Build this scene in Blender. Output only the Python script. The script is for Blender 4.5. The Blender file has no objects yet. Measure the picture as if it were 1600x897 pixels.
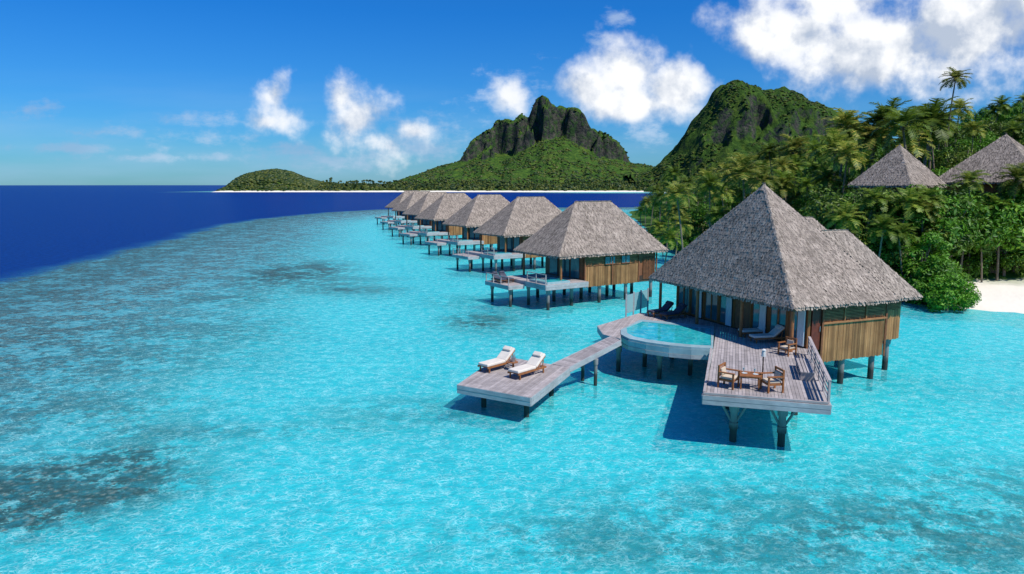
import bpy, bmesh, math, random
import numpy as np
from mathutils import Vector, noise
random.seed(7)
R=math.radians
S=bpy.context.scene
C=S.collection
F_=1100.0; PIT=R(8.25); H=11.5
CP,SP=math.cos(PIT),math.sin(PIT)
def ray(px,py):
    x=(px-800)/F_; v=(448.5-py)/F_
    return (x, CP+v*SP, -SP+v*CP)
def G(px,py,z=0.0):
    d=ray(px,py); t=(z-H)/d[2]
    return Vector((d[0]*t,d[1]*t,z))
def atY(px,py,Y):
    d=ray(px,py); t=Y/d[1]
    return Vector((d[0]*t,Y,H+d[2]*t))
def proj(x,y,z):
    dz=z-H; dep=y*CP-dz*SP; up=y*SP+dz*CP
    return 800+F_*x/dep, 448.5-F_*up/dep
# ------------------------------------------------------------ materials
class NB:
    def __init__(s,tree): s.t=tree
    def n(s,typ,**kw):
        nd=s.t.nodes.new('ShaderNode'+typ)
        for k,v in kw.items():
            if k.startswith('p_'): setattr(nd,k[2:],v)
            else:
                key=int(k[1:]) if k[0]=='i' and k[1:].isdigit() else k.replace('_',' ')
                sock=nd.inputs[key]
                if isinstance(v,bpy.types.NodeSocket): s.t.links.new(v,sock)
                else: sock.default_value=v
        return nd
    def math(s,op,a,b=0.0,c=0.0,clamp=False):
        nd=s.n('Math',p_operation=op,i0=a,i1=b,i2=c); nd.use_clamp=clamp
        return nd.outputs[0]
    def vm(s,op,a,b=(0,0,0),c=(0,0,0)):
        nd=s.n('VectorMath',p_operation=op,i0=a,i1=b)
        if op=='MULTIPLY_ADD':
            if isinstance(c,bpy.types.NodeSocket): s.t.links.new(c,nd.inputs[2])
            else: nd.inputs[2].default_value=c
        return nd
    def mix(s,f,a,b,mode='MIX'):
        nd=s.n('Mix',p_data_type='RGBA',p_blend_type=mode)
        for i,v in ((0,f),(6,a),(7,b)):
            if isinstance(v,bpy.types.NodeSocket): s.t.links.new(v,nd.inputs[i])
            else: nd.inputs[i].default_value=v if i==0 or len(v)==4 else (*v,1)
        return nd.outputs[2]
    def ramp(s,f,stops,interp='LINEAR'):
        nd=s.n('ValToRGB'); s.t.links.new(f,nd.inputs[0]); cr=nd.color_ramp; cr.interpolation=interp
        while len(cr.elements)<len(stops): cr.elements.new(0.5)
        for e,(p,c) in zip(cr.elements,stops):
            e.position=p; e.color=(c,c,c,1) if not isinstance(c,tuple) else (*c,1)
        return nd.outputs[0]
    def mr(s,v,a,b,c=0.0,d=1.0,smooth=False):
        nd=s.n('MapRange',Value=v)
        nd.inputs[1].default_value=a; nd.inputs[2].default_value=b; nd.inputs[3].default_value=c; nd.inputs[4].default_value=d
        if smooth: nd.interpolation_type='SMOOTHSTEP'
        return nd.outputs[0]
    def noise(s,vec,scale,detail=4,rough=.55,dist=0.0):
        nd=s.n('TexNoise',Scale=scale,Detail=detail,Roughness=rough,Distortion=dist)
        s.t.links.new(vec,nd.inputs['Vector']); return nd.outputs[0]
def newmat(name):
    m=bpy.data.materials.new(name); m.use_nodes=True; t=m.node_tree; t.nodes.clear()
    b=NB(t); out=b.n('OutputMaterial'); return m,b,out
def mat(name,c1,c2=None,rough=.7,scale=6.0,stretch=(1,1,1),island=0.0,bump=0.0,objrand=0.0,spec=.3,metal=0.0,trans=0.0,obj=False,grime=0.0):
    m,b,out=newmat(name)
    if c2 is None: c2=tuple(x*.75 for x in c1)
    pos=b.n('NewGeometry').outputs['Position'] if not obj else b.n('TexCoord').outputs['Object']
    pv=b.vm('MULTIPLY',pos,stretch).outputs[0]
    nz=b.noise(pv,scale,5,.6)
    col=b.mix(b.mr(nz,.3,.7),c1,c2)
    if grime:
        g_=b.noise(pos,.7,4,.65); col=b.mix(b.mr(g_,.42,.7,0,grime),col,tuple(x*.45 for x in c2))
    if island:
        ri=b.n('NewGeometry').outputs['Random Per Island']
        k=b.mr(ri,0,1,1-island,1+island)
        col=b.vm('SCALE',col).outputs[0]; b.t.links.new(k,col.node.inputs['Scale'])
    p=b.n('BsdfPrincipled',Base_Color=col,Roughness=rough,Metallic=metal)
    p.inputs['Specular IOR Level'].default_value=spec
    if bump:
        bp=b.n('Bump',Height=nz,Strength=bump,Distance=.05); b.t.links.new(bp.outputs[0],p.inputs['Normal'])
    b.t.links.new(p.outputs[0],out.inputs[0]); return m
def leafmat(name,dark,light,yellow,yb=.55,tl=.25):
    m,b,out=newmat(name)
    ri=b.n('NewGeometry').outputs['Random Per Island']; oi=b.n('ObjectInfo').outputs['Random']
    pos=b.n('NewGeometry').outputs['Position']
    nz=b.noise(pos,.35,3,.6)
    f=b.math('ADD',b.math('MULTIPLY',ri,.6),b.math('MULTIPLY',nz,.5))
    c=b.mix(b.mr(f,.2,.85),dark,light)
    c=b.mix(b.math('MULTIPLY',b.mr(oi,yb,1.0),b.mr(ri,.3,1.0)),c,yellow)
    sc=b.vm('SCALE',c); b.t.links.new(b.mr(b.math('FRACT',b.math('MULTIPLY',oi,7.31)),0,1,.65,1.25),sc.inputs['Scale']); c=sc.outputs[0]
    p=b.n('BsdfPrincipled',Base_Color=c,Roughness=.5); p.inputs['Specular IOR Level'].default_value=.3
    tr=b.n('BsdfTranslucent',Color=c); ms=b.n('MixShader'); ms.inputs[0].default_value=tl
    b.t.links.new(p.outputs[0],ms.inputs[1]); b.t.links.new(tr.outputs[0],ms.inputs[2]); b.t.links.new(ms.outputs[0],out.inputs[0])
    return m
M={}
M['thatch']=mat('thatch',(.39,.325,.27),(.26,.215,.175),.95,1.3,(1,1,1),.32,grime=.35)
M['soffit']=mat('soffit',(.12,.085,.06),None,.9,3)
M['deck']=mat('weathered_deck',(.45,.40,.385),(.31,.275,.265),.8,3.0,(1,1,1),.2,grime=.3)
M['fascia']=mat('fascia',(.44,.46,.46),(.30,.32,.33),.75,2.5,(1,1,3),.1,grime=.35)
M['tile']=mat('pale_aqua_tile',(.34,.48,.50),(.25,.38,.41),.4,2.0,(1,1,1),.08,grime=.3)
M['bamboo']=mat('bamboo',(.54,.29,.12),(.31,.145,.055),.55,1.6,(1,1,.3),.42,grime=.35)
M['lattice']=mat('lattice',(.40,.18,.07),(.26,.11,.045),.6,3,(1,1,1),.25)
M['slat']=mat('brown_slat',(.26,.10,.042),(.15,.06,.028),.6,4,(1,1,1),.3)
M['redwood']=mat('redwood',(.16,.04,.02),(.09,.022,.014),.5,3)
M['wood']=mat('teak',(.34,.14,.05),(.22,.085,.03),.5,6,(1,1,1),.15)
M['darkwood']=mat('dark_wood',(.07,.04,.026),(.035,.022,.016),.6,5)
M['cushion']=mat('cushion',(.74,.68,.59),(.64,.58,.50),.9,3)
M['tan']=mat('tan_cushion',(.60,.50,.38),(.5,.41,.31),.9,3)
M['darkcushion']=mat('dark_cushion',(.07,.08,.11),(.05,.055,.08),.9,3)
M['curtain']=mat('curtain',(.75,.77,.77),(.55,.6,.62),.9,6,(3,3,.2))
M['glass']=mat('window_glass',(.06,.20,.24),(.02,.08,.10),.06,1.2,(1,1,.5),0,0,0,.9)
M['screen']=mat('screen_glass',(.25,.42,.45),(.2,.36,.4),.1,1,(1,1,1),0,0,0,.8)
M['metal']=mat('pale_metal',(.5,.52,.53),None,.35,4,metal=.6)
M['terracotta']=mat('ceramic',(.65,.66,.64),None,.4,4)
M['trunk']=mat('bark',(.24,.20,.15),(.13,.10,.07),.9,4,(1,1,3),obj=True)
M['leaf']=leafmat('broad_leaf',(.018,.062,.008),(.11,.20,.020),(.24,.27,.030))
M['leafb']=leafmat('bright_leaf',(.030,.12,.008),(.13,.31,.018),(.22,.34,.025))
M['palm']=leafmat('palm_frond',(.06,.13,.016),(.22,.31,.035),(.52,.43,.10),.45,.38)
M['far']=leafmat('far_canopy',(.016,.045,.012),(.060,.115,.020),(.13,.15,.02),2.0)
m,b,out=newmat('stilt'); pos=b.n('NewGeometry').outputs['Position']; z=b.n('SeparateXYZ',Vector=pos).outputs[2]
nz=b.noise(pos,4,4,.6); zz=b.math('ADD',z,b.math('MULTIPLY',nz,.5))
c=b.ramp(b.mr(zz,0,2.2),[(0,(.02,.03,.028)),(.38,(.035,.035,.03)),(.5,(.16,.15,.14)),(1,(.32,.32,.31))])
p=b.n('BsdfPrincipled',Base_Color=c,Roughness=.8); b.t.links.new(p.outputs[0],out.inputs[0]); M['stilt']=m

# ------------------------------------------------------------ mesh builder
class MB:
    def __init__(s): s.v=[]; s.f=[]
    def quad(s,*pts):
        i=len(s.v); s.v+= [tuple(p) for p in pts]; s.f.append(tuple(range(i,i+len(pts))))
    def hexa(s,b4,t4):
        i=len(s.v); s.v+=[tuple(p) for p in b4]+[tuple(p) for p in t4]
        s.f+=[(i+3,i+2,i+1,i),(i+4,i+5,i+6,i+7)]
        for k in range(4):
            j=(k+1)%4; s.f.append((i+k,i+j,i+4+j,i+4+k))
    def bar(s,p,q,w,h,up=(0,0,1)):
        p=Vector(p);q=Vector(q);d=(q-p).normalized(); u=Vector(up)
        if abs(d.dot(u))>.95: u=Vector((0,1,0))
        r=d.cross(u).normalized(); u=r.cross(d).normalized(); r=r*(w/2); u=u*(h/2)
        s.hexa([p-r-u,p+r-u,q+r-u,q-r-u],[p-r+u,p+r+u,q+r+u,q-r+u])
    def box(s,c,sz):
        x,y,z=c;a,b_,c_=sz[0]/2,sz[1]/2,sz[2]/2
        s.hexa([(x-a,y-b_,z-c_),(x+a,y-b_,z-c_),(x+a,y+b_,z-c_),(x-a,y+b_,z-c_)],[(x-a,y-b_,z+c_),(x+a,y-b_,z+c_),(x+a,y+b_,z+c_),(x-a,y+b_,z+c_)])
    def cyl(s,p,q,r1,r2=None,n=8,cap=True):
        if r2 is None:r2=r1
        p=Vector(p);q=Vector(q);d=(q-p).normalized(); a=d.orthogonal().normalized(); b_=d.cross(a)
        i=len(s.v)
        for (c,r) in ((p,r1),(q,r2)):
            for k in range(n):
                t=2*math.pi*k/n; s.v.append(tuple(c+a*math.cos(t)*r+b_*math.sin(t)*r))
        for k in range(n):
            j=(k+1)%n; s.f.append((i+k,i+j,i+n+j,i+n+k))
        if cap: s.f.append(tuple(range(i+n-1,i-1,-1))); s.f.append(tuple(range(i+n,i+2*n)))
    def panel(s,p,q,z0,z1,t):
        s.bar((p[0],p[1],(z0+z1)/2),(q[0],q[1],(z0+z1)/2),t,z1-z0)
    def build(s,name,material,parent=None,smooth=False,bevel=0):
        off=Vector((0,0,0))
        if parent is not None:
            pr=parent
            while pr is not None: off+=pr.location; pr=pr.parent
        me=bpy.data.meshes.new(name); me.from_pydata([tuple(Vector(v)-off) for v in s.v],[],s.f); me.update()
        me.materials.append(material)
        if smooth: me.polygons.foreach_set('use_smooth',[True]*len(me.polygons))
        o=bpy.data.objects.new(name,me); C.objects.link(o)
        if parent is not None: o.parent=parent
        if bevel:
            md=o.modifiers.new('b','BEVEL'); md.width=bevel; md.segments=2
        return o
def thing(name,label,cat,loc=(0,0,0),group=None):
    o=bpy.data.objects.new(name,None); C.objects.link(o); o.location=loc; o['label']=label; o['category']=cat
    o.empty_display_size=.3
    if group:o['group']=group
    return o
def tag(o,label,cat,group=None,kind=None):
    o['label']=label; o['category']=cat
    if group:o['group']=group
    if kind:o['kind']=kind
    return o
def dup(root,loc,rz=0,label=None,scale=None,group=None):
    r=root.copy(); C.objects.link(r); r.location=loc; r.rotation_euler=(0,0,rz)
    if scale is not None: r.scale=scale if not isinstance(scale,(int,float)) else (scale,)*3
    if label:r['label']=label
    if group:r['group']=group
    for ch in list(root.children):
        c=ch.copy(); C.objects.link(c); c.parent=r
        for g in list(ch.children):
            d=g.copy(); C.objects.link(d); d.parent=c
    return r
def sstep(a,b_,x):
    t=min(1,max(0,(x-a)/(b_-a))); return t*t*(3-2*t)
def planks(mb,poly,ang,z,w=.14,gap=.014,th=.045,zf=None,seg=3.6):
    ca,sa=math.cos(ang),math.sin(ang)
    P=[(p[0]*ca+p[1]*sa,-p[0]*sa+p[1]*ca) for p in poly]
    t0=min(p[1] for p in P); t1=max(p[1] for p in P)
    def cross(t):
        o=[]
        for i in range(len(P)):
            a,b_=P[i],P[(i+1)%len(P)]
            if (a[1]<=t)!=(b_[1]<=t): o.append(a[0]+(t-a[1])/(b_[1]-a[1])*(b_[0]-a[0]))
        return sorted(o)
    t=t0+1e-4
    def W(s_,tt,dz):
        x=s_*ca-tt*sa; y=s_*sa+tt*ca; zz=zf(x,y) if zf else z
        return (x,y,zz+dz)
    while t<t1-.02:
        ta,tb=t,min(t+w-gap,t1-1e-4); A=cross(ta);B=cross(tb);M_=cross((ta+tb)/2)
        if len(A)!=len(M_): A=M_
        if len(B)!=len(M_): B=M_
        for k in range(0,len(M_)-1,2):
            L=M_[k+1]-M_[k]
            if L<.05: continue
            cuts=[0]; c=random.uniform(.4,seg)
            while c<L-.5: cuts.append(c/L); c+=seg*random.uniform(.8,1.1)
            cuts.append(1)
            for j in range(len(cuts)-1):
                f0=cuts[j]+(0 if j==0 else .004/L*2); f1=cuts[j+1]
                a0=A[k]+(A[k+1]-A[k])*f0; a1=A[k]+(A[k+1]-A[k])*f1
                b0=B[k]+(B[k+1]-B[k])*f0; b1=B[k]+(B[k+1]-B[k])*f1
                dz=random.uniform(-.003,.003)
                mb.hexa([W(a0,ta,-th),W(a1,ta,-th),W(b1,tb,-th),W(b0,tb,-th)],[W(a0,ta,dz),W(a1,ta,dz),W(b1,tb,dz),W(b0,tb,dz)])
        t+=w
def thatch_face(mb,BL,BR,TR,TL,row=.26,tw=.19):
    BL,BR,TR,TL=map(Vector,(BL,BR,TR,TL))
    nrm=(BR-BL).cross(((TL+TR)/2-BL)).normalized()
    if nrm.z<0:nrm=-nrm
    mb_=(BL+BR)/2; mt=(TL+TR)/2
    e=(BR-BL).normalized(); sl=nrm.cross(e).normalized()
    if sl.z<0: sl=-sl
    Ls=(mt-mb_).dot(sl); n=max(2,int(Ls/row))
    for i in range(-1,n+1):
        t=min(1,max(0,i/n)); a=BL.lerp(TL,t); c=BR.lerp(TR,t); wd=(c-a).length
        k=max(1,int(wd/tw))
        for j in range(k):
            u=(j+random.uniform(.25,.75))/k
            p=a.lerp(c,u)+sl*(random.uniform(-.02,.02)+(row*.35 if i<0 else row*.8))
            hw=tw*random.uniform(.55,.8); ln=row*random.uniform(1.3,1.6); sk=random.uniform(-.012,.012)
            lift=random.uniform(.036,.062)*(row/.17)
            p0=p+nrm*.03
            down=(-sl*ln) if i>=0 else (Vector((0,0,-1))*(ln*.6+random.uniform(0,.10))-sl*ln*.5)
            q0=p+down+nrm*lift+e*sk
            mb.quad(p0-e*hw*.8,p0+e*hw*.8,q0+e*hw*.55,q0+e*hw*.05-(sl*.025),q0-e*hw*.55)
def hip_line(mb,p,q):
    p=Vector(p);q=Vector(q); L=(q-p).length; n=int(L/.16); d=(q-p).normalized(); s_=d.cross(Vector((0,0,1))).normalized(); up=s_.cross(d)
    if up.z<0: up=-up
    for i in range(n):
        c=p.lerp(q,i/n)+up*random.uniform(.03,.045)
        for sg in (-1,1):
            o_=c+s_*sg*random.uniform(.07,.12)-up*random.uniform(.06,.09)-d*random.uniform(.06,.12)
            mb.quad(c+d*.12,o_+d*.11,o_-d*.08,c-d*.13)
def roof(P,pk,name,parent,row=.22,tw=.16):
    mb=MB(); A,B=map(Vector,pk); P=[Vector(p) for p in P]
    thatch_face(mb,P[0],P[1],B,A,row,tw); thatch_face(mb,P[1],P[2],B,B,row,tw)
    thatch_face(mb,P[2],P[3],A,B,row,tw); thatch_face(mb,P[3],P[0],A,A,row,tw)
    hip_line(mb,P[0],A);hip_line(mb,P[1],B);hip_line(mb,P[2],B);hip_line(mb,P[3],A)
    if (A-B).length>.1: hip_line(mb,A,B)
    else:
        for k in range(26):
            t=k*2.4; a=A+Vector((0,0,.12)); d=Vector((math.cos(t),math.sin(t),0)); e=Vector((-d.y,d.x,0))
            mb.quad(a-e*.05,a+e*.05,a+d*.30+e*.11-Vector((0,0,.45)),a+d*.30-e*.11-Vector((0,0,.45)))
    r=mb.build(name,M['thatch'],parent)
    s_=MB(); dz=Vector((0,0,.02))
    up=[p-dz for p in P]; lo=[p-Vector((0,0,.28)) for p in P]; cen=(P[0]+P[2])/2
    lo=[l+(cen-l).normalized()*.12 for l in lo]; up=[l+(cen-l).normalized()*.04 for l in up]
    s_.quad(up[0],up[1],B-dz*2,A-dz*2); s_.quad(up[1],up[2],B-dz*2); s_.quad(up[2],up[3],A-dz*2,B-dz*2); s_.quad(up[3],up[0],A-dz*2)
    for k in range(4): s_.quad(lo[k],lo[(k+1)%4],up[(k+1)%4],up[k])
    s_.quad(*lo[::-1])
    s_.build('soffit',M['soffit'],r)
    return r
def bamboo(mb,p,q,z0,z1,r=.042):
    p=Vector((p[0],p[1],0));q=Vector((q[0],q[1],0)); n=int((q-p).length/(2*r*1.02))
    for i in range(n):
        c=p.lerp(q,(i+.5)/n); a=z0+random.uniform(-.05,.02); b_=z1+random.uniform(-.02,.02)
        mb.cyl((c.x,c.y,a),(c.x,c.y,b_),r*random.uniform(.75,1.1),None,6,False)
def slats(mb,p,q,z0,z1,step=.085,t=.05):
    z=z0
    while z<z1: mb.bar((p[0],p[1],z),(q[0],q[1],z),t,step*.55); z+=step
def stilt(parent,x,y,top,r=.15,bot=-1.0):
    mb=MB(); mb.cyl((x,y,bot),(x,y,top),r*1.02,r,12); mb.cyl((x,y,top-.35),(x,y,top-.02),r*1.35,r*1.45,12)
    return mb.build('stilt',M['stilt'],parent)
# ------------------------------------------------------------ camera / light / world
cam=bpy.data.cameras.new('camera'); co=bpy.data.objects.new('camera',cam); C.objects.link(co)
co.location=(0,0,H); co.rotation_euler=(R(90)-PIT,0,0); cam.sensor_width=36; cam.lens=36*F_/1600; cam.clip_end=60000; cam.clip_start=.3
S.camera=co
sv=Vector((1.35,-1.2,2.35)).normalized()
sun=bpy.data.lights.new('sun','SUN'); so=bpy.data.objects.new('sun',sun); C.objects.link(so); sun.energy=5.0; sun.angle=R(.6); sun.color=(1,.95,.88)
so.rotation_euler=sv.to_track_quat('Z','Y').to_euler(); so.location=(30,-30,60)
w=bpy.data.worlds.new('World'); S.world=w; w.use_nodes=True; t=w.node_tree; t.nodes.clear(); b=NB(t)
sky=b.n('TexSky'); sky.sky_type='NISHITA'; sky.sun_disc=False; sky.sun_elevation=math.asin(sv.z); sky.sun_rotation=math.atan2(sv.x,sv.y)
sky.air_density=1.0; sky.dust_density=.3; sky.ozone_density=2.5
g=b.n('TexCoord').outputs['Generated']; sx=b.n('SeparateXYZ',Vector=g)
yy=b.math('MAXIMUM',sx.outputs[1],.06); u=b.math('DIVIDE',sx.outputs[0],yy); v=b.math('DIVIDE',sx.outputs[2],yy)
uv=b.n('CombineXYZ',X=u,Y=v,Z=0.0).outputs[0]
tint=b.ramp(b.mr(sx.outputs[2],0,.45),[(0,(.24,.56,.88)),(.18,(.16,.54,.98)),(.5,(.07,.50,1.08)),(1,(.12,.56,1.15))])
skyc=b.mix(1.0,sky.outputs[0],tint,'MULTIPLY')
def blobs(lst,sm=.25):
    acc=None
    for (px,py,a,bb) in lst:
        d=ray(px,py); u0=d[0]/d[1]; v0=d[2]/d[1]; a/=F_; bb/=F_
        l=b.vm('LENGTH',b.vm('MULTIPLY_ADD',uv,(1/a,1/bb,0),(-u0/a,-v0/bb,0)).outputs[0]).outputs['Value']
        acc=l if acc is None else b.math('SMOOTH_MIN',acc,l,sm)
    return acc
warp=b.n('TexNoise',Scale=9.0,Detail=3.0); t.links.new(uv,warp.inputs['Vector'])
big=blobs([(1235,50,115,62),(1380,75,165,80),(1520,45,170,85),(1650,0,140,70),(1300,-10,140,60),
  (920,140,52,42),(975,112,62,58),(1050,140,68,46),(990,162,110,32)],.28)
mid=blobs([(430,148,26,38),(452,184,56,32),(415,190,44,20),(528,148,40,42),(560,190,58,42),(592,226,60,34),(650,205,40,20),(795,150,48,36)],.28)
nA=b.noise(uv,14,7,.56)
uo=b.vm('ADD',uv,(.014,.022,0)).outputs[0]
nB=b.noise(uo,14,5,.54)
nD=b.noise(uv,3.6,3,.5)
fw=b.n('SeparateXYZ',Vector=b.vm('SUBTRACT',warp.outputs['Color'],(.5,.5,.5)).outputs[0]).outputs[0]
na=b.math('SUBTRACT',nA,.5)
dens=b.math('ADD',b.math('MULTIPLY',b.math('SUBTRACT',1.05,big),2.4),b.math('MULTIPLY',na,4.8))
dens=b.math('ADD',dens,b.math('MULTIPLY',fw,.6))
densm=b.math('ADD',b.math('MULTIPLY',b.math('SUBTRACT',.95,mid),1.5),b.math('MULTIPLY',na,5.4))
densm=b.math('ADD',densm,b.math('MULTIPLY',fw,1.2))
front=b.math('GREATER_THAN',sx.outputs[1],.1)
al=b.math('MULTIPLY',b.math('MAXIMUM',b.mr(dens,-.3,1.6,0,1,True),b.mr(densm,-.2,1.6,0,.95,True)),front)
wisp=blobs([(795,152,76,56),(650,205,70,34),(45,175,46,22),(310,188,110,18),(455,240,90,24),(160,205,80,16),(960,28,30,18),(935,65,30,20),(1010,208,60,30),(340,214,100,14),(690,235,120,30),(540,250,130,22),(120,232,150,12),(250,246,170,10)],.2)
nW=b.noise(b.vm('MULTIPLY',uv,(1,1.9,0)).outputs[0],17,8,.65)
dw=b.math('ADD',b.math('SUBTRACT',1.0,wisp),b.math('MULTIPLY',b.math('SUBTRACT',nW,.52),4.2))
aw=b.math('MULTIPLY',b.mr(dw,0.0,1.2,0,.55,True),front)
relief_shade=b.math('MULTIPLY',b.math('SUBTRACT',nA,nB),4.2)  # cloud self-shadowing painted from noise offset towards the sun
gb=blobs([(1450,90,230,70),(1600,60,170,80)],.2)
greyb=b.mr(gb,1.35,.0,0,-.62,True)  # grey shade of the big right cloud painted into its colour
sh=b.math('ADD',b.math('ADD',.88,relief_shade),b.math('ADD',greyb,b.mr(nD,.42,.68,.05,-.30)),clamp=True)
cc=b.mix(sh,(4.3,5.0,6.2),(8.7,8.85,9.1))
haze=b.n('TexNoise',Scale=3.0,Detail=4.0); t.links.new(b.vm('MULTIPLY',uv,(1,7,0)).outputs[0],haze.inputs['Vector'])
hz=b.math('MULTIPLY',b.mr(haze.outputs[0],.42,.72,0,.40),b.mr(v,.03,.16,1,0))
col=b.mix(hz,skyc,(3.2,5.0,7.2)); col=b.mix(aw,col,b.mix(b.mr(nD,.4,.6),(6.0,7.0,8.4),(3.0,4.2,6.2))); col=b.mix(al,col,cc)
bg=b.n('Background',Color=col,Strength=.115); ow=b.n('OutputWorld'); t.links.new(bg.outputs[0],ow.inputs[0])
S.view_settings.view_transform='Standard'; S.view_settings.look='None'; S.view_settings.exposure=0

# ------------------------------------------------------------ water + seabed
def axis(lo,hi,st,far_lo,far_hi):
    a=list(np.arange(lo,hi+st,st)); s_=st
    while a[-1]<far_hi: s_*=1.22; a.append(a[-1]+s_)
    s_=st; pre=[]; x=lo
    while x>far_lo: s_*=1.22; x-=s_; pre.append(x)
    return np.array(pre[::-1]+a)
def interp(x,pts): return np.interp(x,[p[0] for p in pts],[p[1] for p in pts])
BND=[(-60,-52),(40,-57),(87,-62),(148,-73),(210,-86),(261,-85),(300,-78),(330,-66),(350,-40),(365,20),(380,200)]
CO=[(62,47),(66,40),(74,36),(90,32),(115,29),(150,31),(200,37),(260,44),(312,51),(340,72),(360,110)]
corals=[(110,755,4.4,2.2,1.25),(20,790,3.2,2.4,1.25),(205,708,2.6,1.1,1.1),(470,425,6,12,.95),(520,440,6,6,.65),(750,500,3,3.2,1.0),(550,453,5,2.6,.95),(335,467,5,3,.65),
 (940,840,5,1.5,.66),(1150,790,6,2.0,.58),(1450,820,7,3,.78),(1350,865,8,1.6,.75),(1560,770,5,3,.62),(640,640,5,2,.5),(330,675,6,1.0,.65),(120,560,10,5,.46),(60,640,8,3,.46),(740,470,5,4,.4),(850,520,4,3,.35),(250,520,9,6,.46)]
def water_mesh(name,xs,ys,z):
    X,Y=np.meshgrid(xs,ys); X=X.ravel();Y=Y.ravel(); nx,ny=len(xs),len(ys)
    s_=X-interp(Y,BND)
    s_=np.where(Y<380,s_,-100); s_=np.minimum(s_, (372-Y)*.8)
    sh=np.clip((s_+20)/100,0,1)
    far=np.clip((Y-930)/150,0,1)*np.clip((X+20)/150,0,1)*.75
    sh=np.maximum(sh,far)
    far2=np.clip((Y-1090)/50,0,1)*np.clip((X+560)/60,0,1)*.75; sh=np.maximum(sh,far2)
    cr=np.zeros_like(X)
    for (px,py,rx,ry,wt) in corals:
        c=G(px,py,0); d=np.sqrt(((X-c.x)/rx)**2+((Y-c.y)/ry)**2)
        cr=np.maximum(cr,wt*np.clip(1.6-d,0,1))
    me=bpy.data.meshes.new(name)
    V=np.stack([X,Y,np.full_like(X,z)],1)
    I=np.arange(nx*ny).reshape(ny,nx); Fq=np.stack([I[:-1,:-1],I[:-1,1:],I[1:,1:],I[1:,:-1]],-1).reshape(-1,4)
    me.vertices.add(len(V)); me.vertices.foreach_set('co',V.ravel().astype(np.float32))
    me.loops.add(Fq.size); me.loops.foreach_set('vertex_index',Fq.ravel().astype(np.int32))
    me.polygons.add(len(Fq)); me.polygons.foreach_set('loop_start',np.arange(0,Fq.size,4,dtype=np.int32)); me.polygons.foreach_set('loop_total',np.full(len(Fq),4,dtype=np.int32))
    me.update(calc_edges=True)
    for nm,arr in (('shore',sh),('coral',cr)):
        at_=me.attributes.new(nm,'FLOAT','POINT'); at_.data.foreach_set('value',arr.astype(np.float32))
    o=bpy.data.objects.new(name,me); C.objects.link(o); o['kind']='structure'; return o
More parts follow.
